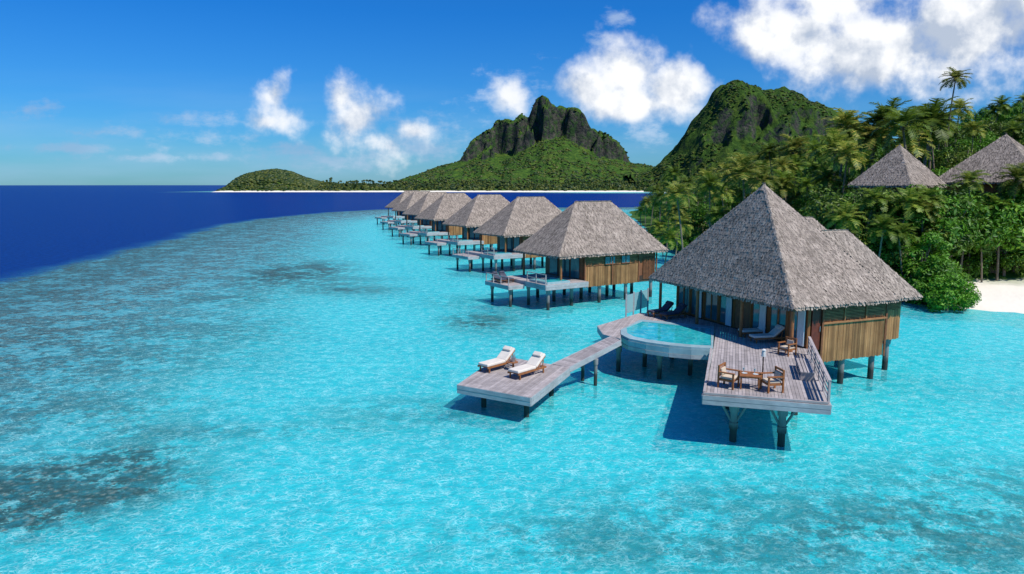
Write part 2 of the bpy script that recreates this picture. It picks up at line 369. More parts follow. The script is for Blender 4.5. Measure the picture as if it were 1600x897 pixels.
def watercolor(b):
    pos=b.n('NewGeometry').outputs['Position']
    a1=b.n('Attribute',p_attribute_name='shore').outputs['Fac']; a2=b.n('Attribute',p_attribute_name='coral').outputs['Fac']
    n1=b.noise(pos,.05,7,.66,.4); n2=b.noise(pos,.26,5,.65); n3=b.noise(pos,1.1,7,.8)
    s_=b.math('ADD',a1,b.math('MULTIPLY',b.math('SUBTRACT',n1,.5),.12))
    base=b.ramp(s_,[(.0,(.0003,.026,.17)),(.175,(.0005,.034,.20)),(.205,(.010,.080,.20)),(.24,(.045,.14,.18)),(.36,(.050,.20,.25)),(.47,(.034,.34,.42)),(.60,(.012,.58,.64)),(1,(.009,.65,.70))])
    mx=b.math('ADD',b.math('MULTIPLY',n2,.42),b.math('MULTIPLY',n3,.58))
    mott=b.mr(mx,.472,.505)
    reef=b.math('MULTIPLY',b.mr(s_,.19,.22),b.mr(s_,.64,.42))
    base=b.mix(b.math('MULTIPLY',b.math('MULTIPLY',reef,mott),.97),base,(.042,.064,.064))
    lt=b.mr(mx,.485,.45); base=b.mix(b.math('MULTIPLY',b.math('MULTIPLY',reef,lt),.40),base,(.12,.38,.42))
    lag=b.mr(s_,.45,.65)
    nl=b.noise(pos,.09,5,.6,.8)
    base=b.mix(b.math('MULTIPLY',lag,b.mr(nl,.50,.75,0,.35)),base,(.04,.76,.76))
    base=b.mix(b.math('MULTIPLY',lag,b.mr(nl,.48,.25,0,.7)),base,(.008,.43,.50))
    rub=b.math('MULTIPLY',b.mr(n3,.58,.66),b.mr(b.noise(pos,.12,4,.6),.48,.60)); base=b.mix(b.math('MULTIPLY',b.math('MULTIPLY',rub,lag),.6),base,(.03,.16,.18))
    cm=b.math('MULTIPLY',a2,b.mr(mx,.45,.51),clamp=True)
    cm=b.math('ADD',cm,b.math('MULTIPLY',b.mr(a2,.75,1.1),.35),clamp=True)
    vv=b.n('TexVoronoi',Scale=3.6); b.t.links.new(pos,vv.inputs['Vector'])
    cc=b.mix(b.mr(b.math('ADD',vv.outputs['Distance'],b.math('MULTIPLY',b.math('SUBTRACT',n3,.5),2.4)),.05,.50),(.21,.23,.19),(.022,.042,.042))
    base=b.mix(cm,base,cc)
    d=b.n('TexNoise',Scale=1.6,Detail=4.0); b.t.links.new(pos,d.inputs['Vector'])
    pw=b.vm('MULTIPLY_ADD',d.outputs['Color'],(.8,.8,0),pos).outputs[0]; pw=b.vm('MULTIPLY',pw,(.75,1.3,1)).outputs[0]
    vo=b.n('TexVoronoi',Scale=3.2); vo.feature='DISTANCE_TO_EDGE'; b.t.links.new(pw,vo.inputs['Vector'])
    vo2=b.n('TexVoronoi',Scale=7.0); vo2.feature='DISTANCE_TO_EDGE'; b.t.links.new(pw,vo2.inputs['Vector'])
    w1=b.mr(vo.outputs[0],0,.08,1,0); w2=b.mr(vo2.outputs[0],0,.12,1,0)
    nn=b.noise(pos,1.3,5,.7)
    caustic_web=b.math('MULTIPLY',b.math('ADD',b.math('MULTIPLY',w1,.95),b.math('MULTIPLY',w2,.75)),b.mr(nn,.42,.58,.12,1))
    caustic_web=b.math('MULTIPLY',caustic_web,b.mr(s_,.3,.6,.12,1),clamp=True)
    caustic_web=b.math('MULTIPLY',caustic_web,b.math('SUBTRACT',1.0,b.math('MULTIPLY',cm,.85)))
    base=b.mix(b.math('MULTIPLY',caustic_web,.75),base,(.55,1.0,.98))  # bright caustic light lines painted into the water and seabed colour
    return base,s_,pos
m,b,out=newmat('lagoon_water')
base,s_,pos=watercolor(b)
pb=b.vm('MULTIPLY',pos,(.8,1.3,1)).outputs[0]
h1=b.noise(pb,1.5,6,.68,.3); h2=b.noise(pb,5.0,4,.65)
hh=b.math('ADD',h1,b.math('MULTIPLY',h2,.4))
base=b.mix(b.mr(hh,.74,.54,0,.42),base,(.0,.32,.43))  # wave troughs shaded by painting them darker
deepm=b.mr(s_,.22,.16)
bs=b.mix(deepm,base,b.mix(b.mr(hh,.5,.9),(.0002,.014,.11),(.0005,.040,.25)))  # deep water too: trough shade painted in by wave height
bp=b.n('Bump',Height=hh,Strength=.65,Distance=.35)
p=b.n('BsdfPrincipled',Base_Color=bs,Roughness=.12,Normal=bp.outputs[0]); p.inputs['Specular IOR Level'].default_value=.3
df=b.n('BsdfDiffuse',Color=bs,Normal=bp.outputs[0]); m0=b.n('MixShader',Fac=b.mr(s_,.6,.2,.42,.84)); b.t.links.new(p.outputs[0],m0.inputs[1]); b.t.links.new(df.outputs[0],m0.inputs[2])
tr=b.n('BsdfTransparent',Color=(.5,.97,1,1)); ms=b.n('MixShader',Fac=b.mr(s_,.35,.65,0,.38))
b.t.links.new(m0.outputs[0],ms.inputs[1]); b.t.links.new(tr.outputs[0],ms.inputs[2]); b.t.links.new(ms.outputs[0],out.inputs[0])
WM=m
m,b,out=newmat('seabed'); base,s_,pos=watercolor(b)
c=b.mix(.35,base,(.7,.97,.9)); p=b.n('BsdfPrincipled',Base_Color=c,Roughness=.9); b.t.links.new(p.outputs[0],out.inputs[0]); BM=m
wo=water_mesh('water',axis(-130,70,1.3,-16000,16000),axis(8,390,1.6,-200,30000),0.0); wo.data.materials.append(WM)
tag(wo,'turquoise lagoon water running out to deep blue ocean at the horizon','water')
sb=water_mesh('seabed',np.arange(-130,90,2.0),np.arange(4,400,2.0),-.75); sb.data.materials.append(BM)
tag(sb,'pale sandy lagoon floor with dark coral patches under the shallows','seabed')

# ------------------------------------------------------------ height fields
def hfield(name,xs,ys,fn,material,label,cat):
    nx,ny=len(xs),len(ys); V=[]
    for y in ys:
        for x in xs: V.append((x,y,fn(x,y)))
    Fq=[(j*nx+i,j*nx+i+1,(j+1)*nx+i+1,(j+1)*nx+i) for j in range(ny-1) for i in range(nx-1)]
    me=bpy.data.meshes.new(name); me.from_pydata(V,[],Fq); me.update(); me.materials.append(material)
    me.polygons.foreach_set('use_smooth',[True]*len(me.polygons))
    o=bpy.data.objects.new(name,me); C.objects.link(o); tag(o,label,cat,kind='structure'); return o
def FB(x,y,z=0,o=5): return noise.fractal(Vector((x,y,z)),1.0,2.1,o)
def terr_mat(name,sandz,rock=None,beach=False,gmix=.5,dk=1.0):
    m,b,out=newmat(name); ge=b.n('NewGeometry'); pos=ge.outputs['Position']; sp=b.n('SeparateXYZ',Vector=pos); z=sp.outputs[2]
    n1=b.noise(pos,.03,6,.65); n2=b.noise(pos,.12,5,.7)
    gr=b.mix(b.mr(n2,.35,.65),tuple(x*dk for x in (.020,.060,.012)),tuple(x*dk for x in (.080,.16,.022))); gr=b.mix(b.mr(n1,.52,.75,0,.55),gr,tuple(x*dk for x in (.15,.18,.03)))
    if rock:
        nz=b.n('SeparateXYZ',Vector=ge.outputs['Normal']).outputs[2]
        ps=b.vm('MULTIPLY',pos,(1,1,.7)).outputs[0]; n3=b.noise(ps,.10,8,.75,.5)
        rk=b.mix(b.mr(n3,.42,.64),(.014,.021,.023),(.11,.10,.080)); rk=b.mix(b.mr(n2,.48,.58,0,gmix),rk,(.032,.080,.018))
        f=b.mr(b.math('ADD',nz,b.math('MULTIPLY',b.math('SUBTRACT',n3,.5),.9)),rock[0],rock[1])
        gr=b.mix(f,rk,gr)
    f=b.mr(b.math('ADD',z,b.math('MULTIPLY',n2,1.2)),sandz,sandz+.5)
    if beach: f=b.math('MAXIMUM',f,b.math('MAXIMUM',b.mr(sp.outputs[0],43,40),b.mr(sp.outputs[1],82,88)))
    c=b.mix(f,(.78,.73,.62),gr)
    bp=b.n('Bump',Height=n2,Strength=.9,Distance=9.0 if rock else .3)
    p=b.n('BsdfPrincipled',Base_Color=c,Roughness=.95,Normal=bp.outputs[0]); p.inputs['Specular IOR Level'].default_value=.1
    b.t.links.new(p.outputs[0],out.inputs[0]); return m
MT=terr_mat('mountain',1.0,(.54,.68),False,.75)
MT2=terr_mat('green_mountain',1.0,(.36,.50),False,.85,.8)
ML=terr_mat('lowland',2.6)
def table(pts,Y): 
    o=[atY(a,c,Y) for a,c in pts]; return [(q.x,q.z) for q in o]
def ip(x,T):
    if x<=T[0][0]: return T[0][1]
    for i in range(len(T)-1):
        if x<=T[i+1][0]:
            a,c=T[i],T[i+1]; return a[1]+(x-a[0])/(c[0]-a[0])*(c[1]-a[1])
    return T[-1][1]
Y1=1600
RK=table([(712,262),(722,246),(733,226),(750,210),(766,203),(775,190),(790,186),(802,189),(815,180),(826,184),(832,166),(838,153),(846,149),(856,155),(862,166),(876,166),(892,168),(905,174),(912,182),(918,200),(935,205),(950,214),(962,220),(973,234),(982,262)],Y1)
GR=table([(540,300),(600,290),(650,275),(700,258),(728,253),(770,245),(800,241),(830,230),(850,219),(880,220),(910,236),(975,258),(1010,264),(1080,272),(1200,290)],Y1)
def h_rocky(x,y):
    hg=ip(x,GR); hr=ip(x,RK) if RK[0][0]<x<RK[-1][0] else 0
    t=max(0,min(1.05,(y-1160)/(Y1-60-1160))); pr=t**1.1
    if y>Y1+60: pr*=max(0,1-(y-Y1-60)/220)
    n=FB(x*.012,y*.012,3); gul=abs(FB(x*.02+5,y*.006,9))
    h=hg*pr+ n*9*min(1,pr*2) -gul*18*math.sin(min(1,max(0,t))*math.pi)
    if hr>hg:
        e=FB(x*.022,y*.022,1)*44
        rp=sstep(Y1-60+e,Y1-26+e,y)*(1-sstep(Y1+30,Y1+75,y))
        q=rp*3; rp=.6*rp+.4*(math.floor(q)+sstep(.35,1,q-math.floor(q)))/3 if rp<1 else 1
        st=FB(x*.045,y*.045,7)*12*rp
        h=h*(1-rp)+(hr+st*.7-abs(y-Y1)*.04)*rp+FB(x*.03,y*.03,17)*14*rp*(1-rp)*2
    return h-2 if t>0 else -3
hfield('mountain',np.arange(-420,620,3.2),np.arange(1150,1880,3.2),h_rocky,MT,'rocky twin topped mountain with dark cliff crown above green slopes','mountain')
Y2=1300
G2=table([(985,270),(1020,262),(1040,250),(1058,232),(1075,206),(1092,180),(1112,158),(1122,140),(1135,128),(1150,122),(1175,130),(1192,136),(1215,134),(1240,138),(1262,150),(1300,166),(1340,186),(1420,235),(1550,280)],Y2)
def h_green(x,y):
    hg=ip(x,G2); t=max(0,min(1,(y-1010)/(Y2-1010)))
    n=FB(x*.015,y*.012,13); gul=abs(FB(x*.022+5,y*.007,19))
    e=FB(x*.02,y*.02,4)*56
    rp=sstep(Y2-110+e,Y2-45+e,y); 
    pr=(t**1.1)*.72+.28*rp
    if y>Y2+40: pr*=max(0,1-(y-Y2-40)/240)
    return hg*pr+n*9*t*(1-rp*.6)-gul*26*math.sin(t*math.pi*.9)+FB(x*.04,y*.04,8)*7*rp -3
hfield('mountain',np.arange(210,960,3.4),np.arange(1010,1560,3.6),h_green,MT2,'blunt green mountain rising behind the palm jungle','mountain')
HL=table([(345,299),(356,290),(365,279),(390,271),(410,267),(432,265),(455,269),(475,278),(500,285),(530,290),(700,290)],1230)
def h_low(x,y):
    cy=1155+FB(x*.01,2,0,3)*14
    d=min(y-cy,(x+492)*1.0,1560-y)
    if d<0: return max(-2,d*.2)
    b_=min(4.0,d*.12)
    hh=max(0,ip(x,HL)-4)*math.exp(-((y-1235)/60)**2)
    return b_+hh*min(1,d/25)+FB(x*.03,y*.03,5)*1.2*min(1,d/20)
hfield('lowland',np.arange(-520,1100,5),np.arange(1135,1570,7),h_low,ML,'low green shore of the far island with thin white beach','island shore')
mb=MB()
def tuft(x,y,z,r,hgt):
    i=len(mb.v); n=5
    for (zr,rr) in ((.0,.7),(.45,1.0),(.85,.6)):
        for k in range(n):
            a=k*1.2566+zr*2; q=r*rr*random.uniform(.75,1.2)
            mb.v.append((x+math.cos(a)*q,y+math.sin(a)*q,z+hgt*zr*random.uniform(.85,1.15)))
    mb.v.append((x,y,z+hgt))
    for lv in (0,1):
        for k in range(n):
            j=(k+1)%n; mb.f.append((i+lv*n+k,i+lv*n+j,i+lv*n+n+j,i+lv*n+n+k))
    for k in range(n): mb.f.append((i+2*n+k,i+2*n+(k+1)%n,i+3*n))
for k in range(4600):
    x=random.uniform(-488,420); y=1158+abs(random.gauss(0,1))*60
    z=h_low(x,y)
    if z<2.2: continue
    if random.random()<.16 and x>-320:
        hh_=random.uniform(6,11); mb.bar((x,y,z),(x+random.uniform(-1,1),y,z+hh_),.6,.6); tuft(x,y,z+hh_-1.5,2.3,2.6)
    else: tuft(x,y,z-1,random.uniform(2.2,4.5),random.uniform(3,6) if x>-320 else random.uniform(2,3.4))
for k in range(2600):
    x=random.uniform(-485,-290); y=random.uniform(1165,1270); z=h_low(x,y)
    if z>2.5: tuft(x,y,z-1,random.uniform(2.5,4.5),random.uniform(2,3.2))
for k in range(8500):
    x=random.uniform(-400,500); y=random.uniform(1200,1590); z=h_rocky(x,y)
    zz=h_rocky(x,y+6)
    if z>3 and zz-z<5 and FB(x*.02,y*.02,30)>-.15: tuft(x,y,z-1,random.uniform(1.8,4.0),random.uniform(2,3.5))
for k in range(6500):
    x=random.uniform(215,640); y=random.uniform(1100,1310); z=h_green(x,y); zz=h_green(x,y+6)
    if z>3 and zz-z<7.5 and FB(x*.02,y*.02,30)>-.15: tuft(x,y,z-1,random.uniform(1.5,3.4),random.uniform(1.6,3))
tag(mb.build('distant_forest',M['far']),'far-off wood of trees and palms covering the distant island','forest',kind='stuff')

# ------------------------------------------------------------ jungle shore terrain
def coast(y): return float(np.interp(y,[p[0] for p in CO],[p[1] for p in CO]))
def gnd(x,y):
    d=min(x-coast(y),(y-61.5)*1.0,(380-y))
    d+=FB(x*.06,y*.06,2,3)*1.5
    thr=5+11*sstep(43,48,x)
    if d<0: return max(-2.5,d*.25)
    if d<thr: return d*.12*5/thr+ (.0 if thr<6 else d*.02)
    slope=.42-.14*sstep(110,200,y)
    h=.8+(d-thr)*slope
    cap=26
    if h>cap*.7: h=cap*.7+(1-math.exp(-(h-cap*.7)/(cap*.3)))*cap*.3
    return h+FB(x*.05,y*.05,6,3)*.8*min(1,(d-thr)/4)
hfield('hillside',np.arange(22,330,2.2),np.arange(54,420,2.4),gnd,terr_mat('hill_ground',1.35,None,True),'jungle hillside ground with white sand beach at its foot','hillside')

def broadleaf(hgt,rad,seed,lm,low=False):
    random.seed(seed)
    r=thing('jungle_tree' if not low else 'shore_shrub','','tree')
    tk=MB(); th=hgt*.5; tk.cyl((0,0,-1.5),(0.1,0,th*.5),.26,.2,8); tk.cyl((.1,0,th*.5),(0,.1,hgt*.8),.2,.07,8)
    cl=[]
    for k in range(26):
        a=k*2.4+random.random(); rr=rad*math.sqrt(random.random())*.90; t_=random.random()**.7
        zz=hgt*(.34 if not low else .10)+ (hgt*.58 if not low else hgt*.78)*(1-.8*(rr/rad)**2)*t_
        c=Vector((math.cos(a)*rr,math.sin(a)*rr,zz)); cl.append((c,random.uniform(.20,.38)*rad))
        if k%3==0: tk.cyl((0,0,th*.45),c,.1,.03,5)
    tk.build('trunk',M['trunk'],r)
    cr=MB()
    for c,cr_ in cl:
        for j in range(130):
            d=Vector((random.gauss(0,1),random.gauss(0,1),random.gauss(0.25,1))).normalized()
            q=c+Vector((d.x*cr_,d.y*cr_,d.z*cr_*.8))*random.uniform(.70,1.12)
            n=(d+Vector((random.gauss(0,.4),random.gauss(0,.4),random.gauss(.5,.4)))).normalized()
            a=n.orthogonal().normalized(); 
            a=(a*math.cos(j)+n.cross(a)*math.sin(j)).normalized(); e=n.cross(a); l=random.uniform(.11,.26); wd=l*.45
            cr.quad(q-a*l,q+e*wd,q+a*l*1.1-n*.05,q-e*wd)
    cr.build('crown',lm,r); return r
def palm(hgt,seed,lean):
    random.seed(seed); r=thing('palm_tree','','palm tree')
    tk=MB(); pts=[Vector((lean*(t/8)**2,0.2*math.sin(t*.4),-3+(hgt+3)*t/8)) for t in range(9)]
    for i in range(8): tk.cyl(pts[i],pts[i+1],.17-.010*i,.16-.010*i,8,False)
    for k in range(6):
        a=k*1.05; tk.cyl(pts[8]+Vector((math.cos(a)*.2,math.sin(a)*.2,-.35)),pts[8]+Vector((math.cos(a)*.22,math.sin(a)*.22,-.1)),.11,.1,6)
    tk.build('trunk',M['trunk'],r)
    cr=MB(); top=pts[8]; nf=26
    for k in range(nf):
        az=k*2.399+random.uniform(-.2,.2); el=R(84-96*(k/nf)+random.uniform(-8,8)); L=random.uniform(2.1,2.8)
        p=top.copy(); d2=Vector((math.cos(az),math.sin(az),0)); side=Vector((-d2.y,d2.x,0)); n=13; st=L/n; e_=el
        prev=p
        for i in range(n):
            dr=d2*math.cos(e_)+Vector((0,0,1))*math.sin(e_); nxt=prev+dr*st
            cr.bar(prev,nxt,.045,.03)
            if i>1:
                f=i/n; ll=.62*math.sin(math.pi*(f*.85+.1))+.1
                for sg in (-1,1):
                    for h_ in (0,.5):
                        q=prev.lerp(nxt,h_)
                        tip=q+(side*sg*.85+dr*.6).normalized()*ll+Vector((0,0,ll*random.uniform(-.28,.12)))
                        cr.quad(q,q+dr*.12,tip+dr*.045,tip)
            prev=nxt; e_-=R(5.0)*(1+i*.05)
    cr.build('crown',M['palm'],r); return r
TP=[broadleaf(8.5,3.4,11,M['leaf']),broadleaf(9.5,3.8,12,M['leaf']),broadleaf(7.5,3.6,13,M['leafb']),broadleaf(9,3.2,14,M['leafb'])]
SPR=[broadleaf(4.5,3.0,21,M['leafb'],True),broadleaf(4.0,2.8,22,M['leaf'],True)]
PP=[palm(10,31,1.2),palm(12,32,-1.6),palm(9,33,.6)]
random.seed(5)
SILP=[(975,322),(1000,300),(1040,275),(1070,262),(1100,262),(1150,250),(1200,232),(1250,228),(1300,205),(1350,193),(1400,176),(1450,156),(1500,150),(1550,142),(1620,138)]
sil=lambda px: float(np.interp(px,[p[0] for p in SILP],[p[1] for p in SILP]))
used={}
def place(pr,x,y,z,s_,lab,grp):
    rz=random.uniform(0,6.28); k=id(pr)
    if k not in used: used[k]=1; pr.location=(x,y,z); pr.rotation_euler=(0,0,rz); pr.scale=(s_,)*3; pr['label']=lab; pr['group']=grp; o=pr
    else: o=dup(pr,(x,y,z),rz,lab,s_,grp)
    return o
ROOFS=[(1340,1475,46.5,84),(1475,1700,62,88)]
TH=[8.9,9.9,7.9,9.4]
cnt=0; pts=[]; cand=[]
LT='leafy broadleaf tree crowded into the hillside jungle'; GT='broadleaf trees of the hillside jungle'
for (a,c,rx,ry) in ROOFS:
    for k in range(15 if a<1400 else 12):
        nn_=14 if a<1400 else 11
        px=a-14+k*(c-a+20 if a<1400 else 150)/nn_+random.uniform(-4,4); y=ry-6.3-random.uniform(0,2.5)
        q=atY(px,262+random.uniform(0,14)+(4 if a>1400 else 0),y); g0=gnd(q.x,y)
        i=random.randrange(4); s_=(q.z-g0+.3)/TH[i]; sc=min(s_,1.45)
        place(TP[i],q.x,y,g0-.3+max(0,(s_-sc))*TH[i]*.6,sc,LT,GT); pts.append((q.x,y)); cnt+=1
for k in range(9000):
    y=62+ (random.random()**1.3)*230; x=random.uniform(coast(y)+1.5,.78*y+6)
    if x<=coast(y)+1.5: continue
    cand.append((x,y))
for (x,y) in cand:
    if cnt>=298: break
    g0=gnd(x,y)
    if g0<.35: continue
    px,_=proj(x,y,g0)
    if px>1650: continue
    if x>42 and y<79: continue
    md=3.8+ (y-60)*.022
    if any((x-a)**2+(y-c)**2<md*md for a,c in pts): continue
    if any((x-rx)**2+(y-ry)**2<5.8**2 for (a,c,rx,ry) in ROOFS): continue
    i=random.randrange(4); hh=TH[i]
    s_=random.uniform(.65,1.25); lim=atY(px,sil(px)+random.uniform(0,12),y).z
    s_=min(s_,(lim-g0)/hh)
    for (a,c,rx,ry) in ROOFS:
        if a-14<px<c and y<ry: s_=min(s_,(atY(px,284,y).z-g0)/hh)
    if s_<.3: continue
    pts.append((x,y)); cnt+=1
    place(TP[i],x,y,g0-.3,s_,LT,GT)
print('broadleaf',cnt)
LS='low bright green shrub overhanging the lagoon shoreline'; GS_='shrubs along the waterline'
for k in range(70):
    y=64.5+k*1.5+random.uniform(-.5,.5)
    if y>165: break
    x=coast(y)+random.uniform(.8,2.2)
    if y<67: x=random.uniform(39.5,41.5)
    place(random.choice(SPR) if y>75 else SPR[0],x,y,max(gnd(x,y)-.3,-.1),random.uniform(.7,1.05),LS,GS_)
for x_,y_ in ((43.5,70),(44.5,74),(46,77)): place(SPR[0],x_,y_,gnd(x_,y_)-.3,.85,LS,GS_)
for j,yr in enumerate((80.5,83.5)):
    for i in range(14):
        x=43+i*2.1+j; place(SPR[(i+j)%2],x,yr+random.uniform(-.6,.8),gnd(x,yr)-.2,random.uniform(.8,1.15)*(1+.35*j),'leafy green shrub behind the white sand beach','shrubs behind the beach')
LP='coconut palm with arching fronds rising out of the jungle'; GP='coconut palms of the hillside'
PL=[(1310,188,120),(1334,192,128),(1385,175,118),(1422,180,112),(1444,168,125),(1160,248,140),(1188,240,150),(1216,226,140),(1250,222,135),(1281,226,125),(1065,262,150),(1100,268,140),(1040,276,160),(1018,290,170),(1138,262,132),(1352,202,115),(1530,272,79),(1586,268,79),(1512,325,77),(1548,360,77),(1500,160,120),(1552,156,125),(1592,150,125),(1060,290,125),(1110,298,118),(1085,278,130),(1010,308,180),(1235,250,112),(1270,256,108),(1175,270,112),(1140,292,108),(1330,245,98),(1300,268,92),(1220,282,100),(1000,322,165),(1045,322,125),(1485,350,75),(1130,325,96),(1362,182,120),(1470,196,105),(1520,192,105),(1585,196,105),(1440,210,95),(1588,360,80),(1030,300,140),(1200,255,120),(1255,280,96),(1450,318,73),(1400,306,73),(1345,300,74),(1320,330,72),(1370,345,70),(1425,355,70),(1570,315,78),(1465,300,75)]
for k in range(60):
    px=random.uniform(1010,1620); Y=random.uniform(88,130); py=sil(px)+random.uniform(12,100)
    if 1325<px<1640 and py>190: continue
    PL.append((px,py,Y))
for i,(px,py,Y) in enumerate(PL):
    pr=PP[i%3]; hh=[10.5,12.5,9.5][i%3]; py+=6; q=atY(px,py,Y); g0=gnd(q.x,Y)
    s_=max(.8,min(1.1,(q.z-g0)/hh))
    base=q.z-hh*s_
    if base>g0+2*s_: s_=(q.z-g0)/ (hh-1); base=q.z-hh*s_
    place(pr,q.x,Y,base,s_,LP,GP)
q=atY(1490,122,115); o=dup(PP[1],(q.x,115,q.z-12.4*1.0),1.2,'tall lone palm standing clear above the top of the jungle skyline',1.0)
if 'group' in o: del o['group']

# ------------------------------------------------------------ hillside pavilions
def pavilion(cx,cy,half,ze,zp,rot,label):
    gz=gnd(cx,cy); r=thing('hillside_pavilion',label,'building',(cx,cy,gz))
    cr,sr=math.cos(rot),math.sin(rot)
    def W(a,b_,z): return Vector((cx+a*cr-b_*sr,cy+a*sr+b_*cr,z))
    roof([W(-half,-half,ze),W(half,-half,ze),W(half,half,ze),W(-half,half,ze)],[W(0,0,zp),W(0,0,zp)],'roof',r,.24,.18)
    k=half-1.1; fz=ze-2.8
    for a,c in (((-k,-k),(k,-k)),((k,-k),(k,k)),((k,k),(-k,k)),((-k,k),(-k,-k))):
        wl=MB(); wl.panel(W(*a,0),W(*c,0),fz,ze-.1,.15); wl.build('wall',M['slat'],r)
    fl=MB(); fl.bar(W(-half+.4,0,fz-.15),W(half-.4,0,fz-.15),2*half-.8,.25); fl.build('floor',M['deck'],r)
    for a in (-1,1):
        for c in (-1,1):
            s_=MB(); p=W(a*(half-.7),c*(half-.7),0); s_.cyl((p.x,p.y,gz-3),(p.x,p.y,ze),.14,.12,8); s_.build('column',M['wood'],r)
    for a in (-k*.5,k*.5):
        wn=MB(); wn.panel(W(a-.9,-k-.09,0),W(a+.9,-k-.09,0),fz+.5,fz+2.1,.06); wn.build('window',M['glass'],r)
q=atY(1406,227,84); e=atY(1406,290,84)
pavilion(q.x,84,3.75,e.z+.1,q.z,R(32),'small pointed thatched pavilion roof poking out of the jungle')
q=atY(1572,210,88); e=atY(1572,284,88)
pavilion(q.x,88,5.75,e.z,q.z,R(38),'larger thatched pavilion at the right edge among jungle palms')

# ------------------------------------------------------------ main villa
ZD=2.4; ZE=5.0
A0=G(1240,480,ZE); th=R(22); U=Vector((math.cos(th),math.sin(th),0)); Vv=Vector((-math.sin(th),math.cos(th),0))
def L(a,b_,z=0.0): q=A0+U*a+Vv*b_; return Vector((q.x,q.y,z))
V=thing('overwater_villa','nearest large thatched villa on stilts with its own pool terrace','villa',L(4,6,0))
W_,D_=7.8,13.9; pk=L(3.75,6.95,11.5)
roof([L(0,0,ZE),L(W_,0,ZE),L(W_,D_,ZE),L(0,D_,ZE)],[pk,pk],'roof',V,.17,.125)
roof([L(3.0,1.0,4.85),L(10.9,1.0,4.85),L(10.9,7,4.85),L(3.0,7,4.85)],[L(5.7,4,8.65),L(7.9,4,8.65)],'roof',V,.17,.125)
roof([L(3.0,5.0,4.9),L(12.9,5.0,4.9),L(12.9,11.4,4.9),L(3.0,11.4,4.9)],[L(5.6,8.2,9.25),L(9.2,8.2,9.25)],'roof',V,.17,.125)
def P(mb,name,m): return mb.build(name,m,V)
f=MB(); f.bar(L(4.7,.8,2.2),L(4.7,13.2,2.2),5.8,.5); f.bar(L(8.6,2.0,2.25),L(8.6,10.6,2.25),3.6,.4); P(f,'floor',M['darkwood'])
w_=MB(); bamboo(w_,L(2.75,.62),L(7.55,.62),1.55,3.75,.036); P(w_,'bamboo_panel',M['bamboo'])
w_=MB(); bamboo(w_,L(7.62,.7),L(7.62,3),1.55,3.9,.036); P(w_,'bamboo_panel',M['bamboo'])
w_=MB(); slats(w_,L(2.8,.62),L(7.5,.62),3.85,4.75); P(w_,'lattice',M['lattice'])
w_=MB(); w_.panel(L(2.75,.82),L(7.5,.82),1.7,4.95,.1); P(w_,'wall',M['slat'])
w_=MB(); w_.panel(L(7.5,.9),L(7.5,13),1.9,4.95,.12); P(w_,'wall',M['slat'])
w_=MB(); w_.panel(L(7.4,13.1),L(1.9,13.1),1.9,4.95,.12); P(w_,'wall',M['slat'])
for a in (2.72,7.6):
    c=MB(); c.bar(L(a,.55,1.5),L(a,.55,4.95),.10,.10); P(c,'frame_post',M['slat'])
for a in (4.35,6.0):
    c=MB(); c.bar(L(a,.56,3.86),L(a,.56,4.95),.08,.08); P(c,'frame_post',M['lattice'])
c=MB(); c.bar(L(2.7,.54,3.8),L(7.65,.54,3.8),.09,.10); P(c,'frame_rail',M['lattice'])
c=MB(); c.panel(L(2.0,.66),L(2.66,.66),2.3,4.9,.1); d_=P(c,'door',M['redwood'])
c=MB(); c.cyl(L(2.55,.56,3.35),L(2.55,.56,3.65),.02,None,6); c.build('handle',M['metal'],d_)
bs_=[.75+i*1.55 for i in range(9)]
for i in range(8):
    b0,b1=bs_[i],bs_[i+1]
    if i in (3,):
        c=MB(); c.panel(L(1.9,b0+.08),L(1.9,b1-.08),2.46,4.9,.12); P(c,'wall',M['slat'])
    else:
        c=MB(); c.panel(L(1.9,b0+.1),L(1.9,b1-.1),2.55,4.6,.05); dr=P(c,'glass_door',M['glass'])
        c=MB()
        for bb in (b0+.11,b1-.11,(b0+b1)/2): c.bar(L(1.86,bb,2.46),L(1.86,bb,4.75),.08,.08)
        c.bar(L(1.86,b0+.1,4.66),L(1.86,b1-.1,4.66),.08,.12); c.bar(L(1.86,b0+.1,2.52),L(1.86,b1-.1,2.52),.08,.1)
        c.build('door_frame',M['wood'],dr)
        if i in (0,2,4,6):
            c=MB()
            for k in range(7): c.cyl(L(1.72,b0+.15+k*.075,2.5),L(1.72,b0+.15+k*.075,4.65),.045,.04,6)
            P(c,'curtain',M['curtain'])
for bb in bs_:
    c=MB(); c.bar(L(1.88,bb,2.4),L(1.88,bb,4.98),.15,.15); P(c,'column',M['wood'])
for bb in (.5,4.6,8.9,13.2):
    c=MB(); c.cyl(L(.45,bb,2.35),L(.45,bb,5.0),.11,.1,10); P(c,'column',M['wood'])
c=MB(); c.bar(L(.45,.4,4.78),L(.45,13.4,4.78),.14,.22); P(c,'eave_beam',M['wood'])
c=MB(); c.bar(L(.55,.5,4.8),L(7.5,.5,4.82),.1,.14); P(c,'eave_beam',M['wood'])
w_=MB(); bamboo(w_,L(7.9,1.75),L(10.2,1.75),2.1,3.95,.036); P(w_,'bamboo_panel',M['bamboo'])
w_=MB(); slats(w_,L(7.9,1.75),L(10.2,1.75),4.0,4.7); P(w_,'lattice',M['lattice'])
for a_,c_ in (((7.8,1.9),(10.2,1.9)),((10.2,1.8),(10.2,10.6)),((10.1,10.6),(7,10.6))):
    w_=MB(); w_.panel(L(*a_),L(*c_),2.1,4.8,.1); P(w_,'wall',M['slat'])
